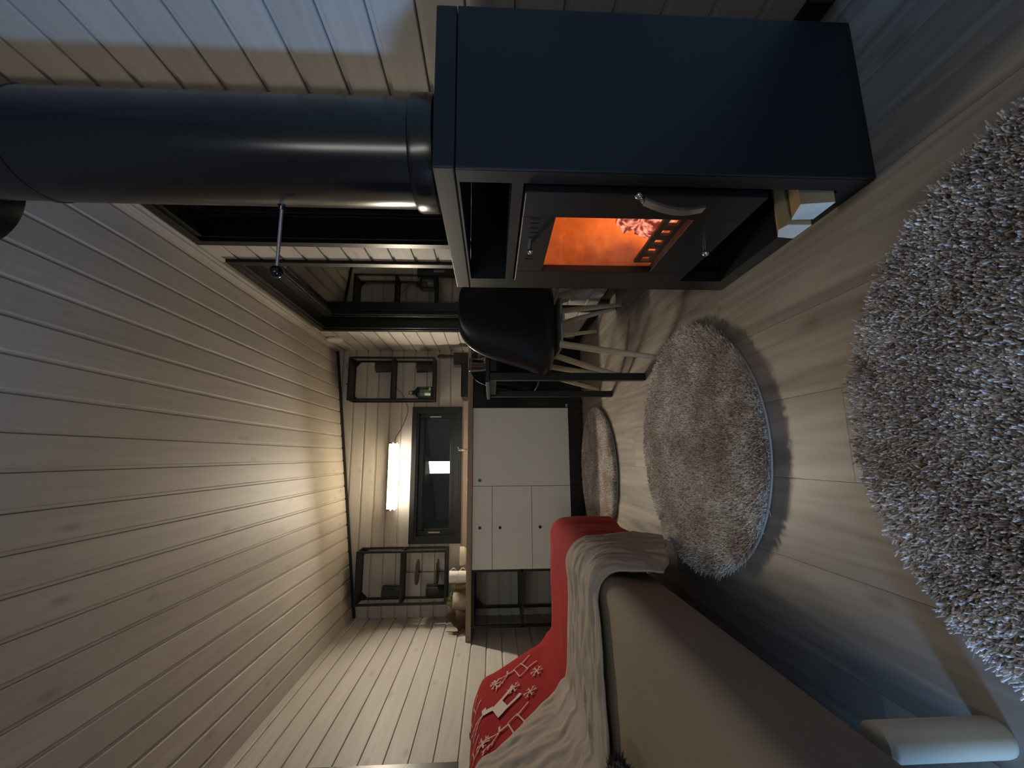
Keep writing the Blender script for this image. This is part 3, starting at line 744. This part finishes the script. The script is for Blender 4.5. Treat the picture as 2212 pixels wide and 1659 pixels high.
# ------------------------------------------------------------------ round rugs
def rug_pile(R, H_, n_t, seed):
    rng = np.random.default_rng(seed)
    r = R*np.sqrt(rng.random(n_t)); a = rng.random(n_t)*2*PI
    bx, by = r*np.cos(a), r*np.sin(a)
    L = H_*(.75+.5*rng.random(n_t))
    lean = rng.normal(0, .38, (n_t, 2))
    swirl = .30*np.stack([np.sin(bx*9+1.3)+np.sin(by*13), np.cos(by*8)+np.sin(bx*11+by*5)], 1)*.5
    out = np.stack([bx, by], 1)*((r/R)**6)[:, None]/R*.55
    ln = lean+swirl+out
    tip = np.stack([bx+ln[:,0]*L*.75, by+ln[:,1]*L*.75, L/np.sqrt(1+(ln**2).sum(1)*.6)], 1)
    mid = np.stack([bx+ln[:,0]*L*.25, by+ln[:,1]*L*.25, tip[:,2]*.55], 1)
    base = np.stack([bx, by, np.zeros(n_t)], 1)
    rad = .0016+.0010*rng.random(n_t); ph = rng.random(n_t)*2*PI
    V = np.zeros((n_t, 10, 3))
    for k in range(3):
        d = np.stack([np.cos(ph+k*2*PI/3), np.sin(ph+k*2*PI/3), np.zeros(n_t)], 1)*rad[:, None]
        V[:, k] = base+d; V[:, 3+k] = mid+d*1.15; V[:, 6+k] = tip+d*.75
    V[:, 9] = tip+np.array([0,0,.0018])
    F = [(k, (k+1) % 3, 3+(k+1) % 3, 3+k) for k in range(3)]+[(3+k, 3+(k+1) % 3, 6+(k+1) % 3, 6+k) for k in range(3)]
    T3 = [(6+k, 6+(k+1) % 3, 9) for k in range(3)]
    off = (np.arange(n_t)*10)[:, None, None]
    Q = (np.array(F)[None]+off).reshape(-1, 4); T = (np.array(T3)[None]+off).reshape(-1, 3)
    me = bpy.data.meshes.new('rug_pile')
    me.vertices.add(n_t*10); me.vertices.foreach_set('co', V.reshape(-1))
    nl = Q.size+T.size; me.loops.add(nl); me.polygons.add(len(Q)+len(T))
    me.loops.foreach_set('vertex_index', np.concatenate([Q.reshape(-1), T.reshape(-1)]).astype(np.int32))
    me.polygons.foreach_set('loop_start', np.concatenate([np.arange(len(Q))*4, Q.size+np.arange(len(T))*3]).astype(np.int32))
    me.polygons.foreach_set('use_smooth', np.ones(len(Q)+len(T), dtype=bool))
    me.update(calc_edges=True); me.validate(); return me
m, nt, b = nodes('rug_yarn')
ge = N(nt, 'ShaderNodeNewGeometry'); tc = N(nt, 'ShaderNodeTexCoord')
nz = N(nt, 'ShaderNodeTexNoise'); nz.inputs['Scale'].default_value = 7; nz.inputs['Detail'].default_value = 3; nt.links.new(tc.outputs['Object'], nz.inputs['Vector'])
rp = N(nt, 'ShaderNodeValToRGB'); rp.color_ramp.elements[0].position = .05; rp.color_ramp.elements[1].position = .95
rp.color_ramp.elements[0].color = (.30,.235,.20,1); rp.color_ramp.elements[1].color = (1,.98,.96,1)
e = rp.color_ramp.elements.new(.5); e.color = (.72,.645,.59,1)
nt.links.new(ge.outputs['Random Per Island'], rp.inputs[0])
mx = N(nt, 'ShaderNodeMix', data_type='RGBA', blend_type='MULTIPLY'); mx.inputs[0].default_value = 1
r2 = N(nt, 'ShaderNodeValToRGB'); r2.color_ramp.elements[0].position = .35; r2.color_ramp.elements[1].position = .65
r2.color_ramp.elements[0].color = (.58,.49,.42,1); r2.color_ramp.elements[1].color = (1,1,1,1)
nt.links.new(nz.outputs['Fac'], r2.inputs[0]); nt.links.new(rp.outputs[0], mx.inputs[6]); nt.links.new(r2.outputs[0], mx.inputs[7])
nt.links.new(mx.outputs[2], b.inputs['Base Color']); b.inputs['Roughness'].default_value = .7; b.inputs['Sheen Weight'].default_value = .4
rug_yarn = m
rug_back = plain('rug_backing', (.30,.27,.24), .9); rug_edge = plain('rug_edge_binding', (.42,.40,.38), .7)
PILE = rug_pile(.408, .026, 62000, 5); PILE.materials.append(rug_yarn)
rg = thing('round_rug', 'grey shaggy round rug nearest the camera, lit blue', 'rug', (.045, .350, .0005), 0, 'round shaggy rugs in a row')
obj('backing', MB().lathe([(.400, 0), (.408, .002), (.409, .008), (.400, .010), (.02, .010)], n=96), rug_back, rg, True)
obj('edge_binding', MB().tube([(.411*math.cos(a), .411*math.sin(a), .006) for a in [2*PI*i/96 for i in range(97)]], .0028, 8), rug_edge, rg, True)
tag(link('pile', PILE, rg, (0, 0, .008)), kind='stuff')
dup(rg, (.030, 1.452, .0005), 1.1, 'brownish round shaggy rug in the middle of the floor', 'round shaggy rugs in a row')
dup(rg, (-.105, 2.800, .0005), 2.3, 'round shaggy rug in front of the white kitchen cabinets', 'round shaggy rugs in a row')

# ------------------------------------------------------------------ sofa
SY0, SY1 = .345, 2.230
sf = thing('sofa', 'taupe fabric sofa with round pale wooden legs along the left wall', 'sofa', (-.80, 1.29, 0))
def sob(name, mb, mat, smooth=False):
    o = obj(name, mb, mat, sf, smooth); o.location = (.80, -1.29, 0); return o
def soft(name, a, b, bev, seg, mat, fn=None, sub=10):
    bm = bmesh.new(); bmesh.ops.create_cube(bm, size=1)
    for v in bm.verts: v.co = Vector([(a[i]+b[i])/2+v.co[i]*(b[i]-a[i]) for i in range(3)])
    bmesh.ops.bevel(bm, geom=bm.edges[:], offset=bev, segments=seg, affect='EDGES', profile=.5)
    for i in range(sub):
        for ax in (0, 1):
            c_ = Vector(); c_[ax] = a[ax]+(b[ax]-a[ax])*(i+1)/(sub+1); no = Vector(); no[ax] = 1
            bmesh.ops.bisect_plane(bm, geom=bm.verts[:]+bm.edges[:]+bm.faces[:], plane_co=c_, plane_no=no)
    if fn:
        for v in bm.verts: v.co = fn(v.co.copy())
    bmesh.ops.recalc_face_normals(bm, faces=bm.faces)
    me = bpy.data.meshes.new(name); bm.to_mesh(me); bm.free(); me.materials.append(mat)
    me.polygons.foreach_set('use_smooth', [True]*len(me.polygons))
    return me
def seat_fn(p):
    t = (p.z-.185)/.235
    if p.x > -.6: p.x += -.055*(1-t)*((p.x+.6)/.27)       # the front leans out towards the top
    p.z += .006*noise.noise(p*5) if p.z > .35 else 0
    return p
o = link('seat_mattress', soft('seat_mattress', (-1.22, SY0, .185), (-.330, SY1, .420), .055, 5, sofa_fabric, seat_fn, 18), sf, (.80, -1.29, 0))
def back_fn(p):
    t = (p.z-.42)/.39
    p.x += -.21*t+.012*noise.noise(p*4)
    return p
o = link('backrest', soft('backrest', (-1.045, SY0, .422), (-.875, SY1, .792), .05, 5, sofa_fabric, back_fn, 14), sf, (.80, -1.29, 0))
sob('slat_base', MB().box((-1.20, SY0+.05, .172), (-.46, SY1-.05, .1845)), black_trim)
for lx in (-.400, -1.15):
    for ly in (.632, 1.95):
        if lx > -1: l = MB().lathe([(.021, 0), (.0235, .003), (.0245, .010), (.0245, .186)], (lx, ly, 0), 28)
        else: l = MB().lathe([(.021, 0), (.0235, .003), (.0245, .010), (.0245, .186)], (lx, ly, 0), 28)
        sob('leg', l, leg_wood, True)
# ------------------------------------------------------------------ throws: a strip that follows back, seat and front
def surf_path(top_t, hem_z, off):
    """(x,z) polyline from up the backrest, over the seat, to the hem on the front"""
    P = []
    if top_t > 1.0:
        P += [(-1.225+off*0-.03, .800+off), (-1.16, .801+off)]
    else:
        t = top_t; P += [(-.875-.21*t+off, .42+.39*t)]
    for t in (.9, .75, .6, .45, .3, .18):
        if t < top_t: P.append((-.872-.21*t+off, .42+.39*t))
    P += [(-.872+off+.012, .445+off), (-.835+off, .425+off), (-.70, .423+off), (-.55, .423+off), (-.43, .423+off), (-.372, .421+off), (-.338+off*.5, .405+off*.7), (-.324+off, .375), (-.322+off, .32), (-.326+off, .24), (-.332+off, .17), (-.335+off, hem_z)]
    return P
def resample(P, n):
    P = [Vector((p[0], p[1])) for p in P]; d = [0]
    for a_, b_ in zip(P[:-1], P[1:]): d.append(d[-1]+(b_-a_).length)
    # catmull sample
    out = []
    for i in range(n):
        s = d[-1]*i/(n-1); j = 0
        while j < len(d)-2 and d[j+1] < s: j += 1
        t = (s-d[j])/(d[j+1]-d[j]); p0, p1, p2, p3 = P[max(j-1, 0)], P[j], P[j+1], P[min(j+2, len(P)-1)]
        out.append(.5*((2*p1)+(-p0+p2)*t+(2*p0-5*p1+4*p2-p3)*t*t+(-p0+3*p1-3*p2+p3)*t**3))
    return out, d[-1]
def throw_surface(P, y0f, y1f, amp, fy, fs, seed, hemf=None, lift=0, curl=0):
    path, Ltot = resample(P, 120)
    nrm = []
    for i in range(len(path)):
        t = (path[min(i+1, 119)]-path[max(i-1, 0)]).normalized(); nrm.append(Vector((-t.y, t.x)))
    def f(s, v):
        """s 0..1 along the path, v 0..1 across from near (y small) to far"""
        x = s*119; i = min(int(x), 118); fr_ = x-i
        p = path[i].lerp(path[i+1], fr_); nn = nrm[i].lerp(nrm[i+1], fr_)
        y = y0f(s)+(y1f(s)-y0f(s))*v
        w = amp*(noise.noise(Vector((s*fs, y*fy, seed)))+.55*noise.noise(Vector((s*fs*2.1+4, y*fy*2.2, seed+5)))+.3*noise.noise(Vector((s*fs*4.3, y*fy*3.7, seed+9))))
        w = max(w, -amp*.35)+amp*.38
        e = min(1, min(v, 1-v)/.05); w *= .3+.7*e
        p2 = p+nn*(w+lift)
        z = p2.y
        if curl and s > .62:                # the near edge of the hanging part curls back under, its middle bellies out
            k = min(1, (s-.62)/.2); p2.x += k*(-curl*max(0, 1-v/.22)**2+curl*.35*math.exp(-((v-.38)/.22)**2))
        if hemf and s > .86: z += hemf(y)*(s-.86)/.14
        return Vector((p2.x, y+.012*noise.noise(Vector((s*6, y*5, seed+20))), max(z, .042)))
    return f
def throw_mesh(name, f, ns, nv, mat, th=.004):
    vs = [f(i/(ns-1), j/(nv-1)) for i in range(ns) for j in range(nv)]
    mb = MB().add(vs, [(i*nv+j, i*nv+j+1, (i+1)*nv+j+1, (i+1)*nv+j) for i in range(ns-1) for j in range(nv-1)])
    me = mb.mesh(name, mat, 'full')
    return me
def lerpf(keys):
    def f(s):
        for (a, va), (b_, vb) in zip(keys[:-1], keys[1:]):
            if s <= b_: return va+(vb-va)*max(0, (s-a))/(b_-a)
        return keys[-1][1]
    return f
RP = surf_path(1.2, .115, .008)
rf = throw_surface(RP, lerpf([(0,1.50), (.33,1.60), (.55,1.62), (.8,1.60), (1,1.74)]), lerpf([(0,2.16), (.33,2.19), (.62,2.18), (.8,2.17), (1,2.31)]), .006, 5, 5, 3.0, lambda y: -.02*math.sin(y*9))
red = link('red_throw', throw_mesh('red_throw', rf, 130, 60, red_throw))
red.modifiers.new('Solidify', 'SOLIDIFY').thickness = .005
tag(red, 'red fleece throw printed with pale reindeer over the far end of the sofa', 'throw')
BP = surf_path(1.2, .065, .016)
bf = throw_surface(BP, lerpf([(0,.95), (.33,1.02), (.45,1.13), (.62,1.15), (.78,1.22), (.94,1.26), (1,1.36)]), lerpf([(0,1.62), (.20,1.64), (.36,1.74), (.62,1.65), (.78,1.61), (.95,1.77), (1,1.72)]), .013, 13, 6, 8.0, lambda y: .115*(lambda t: t*t*(3-2*t))(min(1, max(0, (1.66-y)/.38)))+.004*math.sin(y*40), 0, .022)
bei = link('beige_throw', throw_mesh('beige_throw', bf, 220, 130, beige_throw))
bei.modifiers.new('Solidify', 'SOLIDIFY').thickness = .006
tag(bei, 'crumpled beige throw over the middle of the sofa, hanging to the floor', 'throw')
# print on the red throw
def on(s, v): 
    p = rf(s, v); a_ = rf(min(s+.004, 1), v)-rf(s-.004, v); b_ = rf(s, v+.01)-rf(s, v-.01); n_ = a_.cross(b_).normalized()
    if n_.x < 0: n_ = -n_
    return p+n_*.0062
SCV = .15          # s units per .. reference scale
def place(c, rot, size):
    cs, sn = math.cos(rot), math.sin(rot)
    # local x along -v (towards camera-right), local y up the back (decreasing s); path length ~1.5 m, width ~.6 m
    return lambda x, y: on(min(.97, max(.004, c[0]-(x*sn+y*cs)*size/1.50)), min(.97, max(.02, c[1]+(x*cs-y*sn)*size/.60)))
def stroke(mb, T, pts, w):
    for (x0, y0), (x1, y1) in zip(pts[:-1], pts[1:]):
        d = math.hypot(x1-x0, y1-y0); nx, ny = -(y1-y0)/d*w, (x1-x0)/d*w; k = max(1, int(d/.12))
        for i in range(k):
            a0, a1 = i/k, (i+1)/k; X0_, Y0_ = x0+(x1-x0)*a0, y0+(y1-y0)*a0; X1_, Y1_ = x0+(x1-x0)*a1, y0+(y1-y0)*a1
            mb.add([T(X0_-nx, Y0_-ny), T(X1_-nx, Y1_-ny), T(X1_+nx, Y1_+ny), T(X0_+nx, Y0_+ny)], [(0,1,2,3)])
def fill(mb, T, x0, y0, x1, y1, k=4):
    for i in range(k):
        for j in range(k):
            a = [(x0+(x1-x0)*(i+p)/k, y0+(y1-y0)*(j+q)/k) for p, q in ((0,0),(1,0),(1,1),(0,1))]
            mb.add([T(*p) for p in a], [(0,1,2,3)])
def deer(T, solid):
    mb = MB()
    if solid:
        fill(mb, T, -.35, -.05, .35, .35); stroke(mb, T, [(-.28,0), (-.34,-.45)], .06); stroke(mb, T, [(-.34,-.40), (-.30,-.55)], .08)
        stroke(mb, T, [(.28,0), (.34,-.45)], .06); stroke(mb, T, [(.34,-.40), (.38,-.55)], .08)
        stroke(mb, T, [(.30,.30), (.42,.60)], .10); stroke(mb, T, [(.40,.58), (.62,.52)], .07)
    else:
        stroke(mb, T, [(-.35,-.05), (.35,-.05), (.38,.30), (-.35,.35), (-.35,-.05)], .022); stroke(mb, T, [(-.28,0), (-.34,-.5)], .03); stroke(mb, T, [(.28,0), (.36,-.5)], .03)
        stroke(mb, T, [(.32,.30), (.42,.60), (.62,.52)], .035)
    for sx in (0, 1):
        b0 = (.40, .62); e0 = (.25+.42*sx, 1.25)
        stroke(mb, T, [b0, ((b0[0]+e0[0])/2-.05+.1*sx, .92), e0], .022)
        for t in (.35, .6, .85):
            px, py = b0[0]+(e0[0]-b0[0])*t, b0[1]+(e0[1]-b0[1])*t
            stroke(mb, T, [(px, py), (px+(.16 if sx else -.16), py+.12)], .018)
    return mb
def flake(T):
    mb = MB()
    for i in range(6):
        a = PI*i/3; stroke(mb, T, [(0,0), (.3*math.cos(a), .3*math.sin(a))], .025)
        stroke(mb, T, [(.18*math.cos(a), .18*math.sin(a)), (.27*math.cos(a+.4), .27*math.sin(a+.4))], .02)
    return mb
def pr_(name, mb, mat): obj(name, mb, mat, red)
pr_('white_reindeer_print', deer(place((.225,.50), .35, .135), True), print_white)
pr_('reindeer_print', deer(place((.300,.78), .35, .12), False), print_mat)
pr_('reindeer_print', deer(place((.270,.22), .35, .13), False), print_mat)
pr_('reindeer_print', deer(place((.120,.28), .35, .12), False), print_mat)
pr_('reindeer_print', deer(place((.110,.74), .35, .11), False), print_mat)
for c_ in ((.26,.60), (.31,.42), (.16,.26), (.20,.80), (.34,.62)): pr_('snowflake_print', flake(place(c_, .2, .11)), print_mat)
# ------------------------------------------------------------------ furry cushion
fc = thing('furry_cushion', 'dark grey furry cushion lying on the near end of the sofa seat', 'cushion', (-.80, .875, .432))
cm = MB().ball((0, 0, .032), .2, (1.0, .95, .20), 32, 20)
for i, v in enumerate(cm.v):
    vv = Vector(v); d = 1+.10*noise.noise(vv*9)+.05*noise.noise(vv*24); cm.v[i] = (v[0]*d, v[1]*d, max(0, .032+(v[2]-.032)*d))
obj('cover', cm, fur_mat, fc, 'full')
rng = np.random.default_rng(4); tu = MB()
for i in range(5200):
    d = Vector(rng.normal(size=3)); d.normalize(); d.z = abs(d.z)*1.0-.15
    p = Vector((d.x*.2, d.y*.19, .032+d.z*.040)); q = p+d.normalized()*.010+Vector(rng.normal(size=3))*.006
    if p.z < .004 or q.z < .004: continue
    s = d.orthogonal().normalized()*.0022
    tu.add([p-s, p+s, q], [(0,1,2)])
tag(obj('fur', tu, fur_mat, fc), kind='stuff')
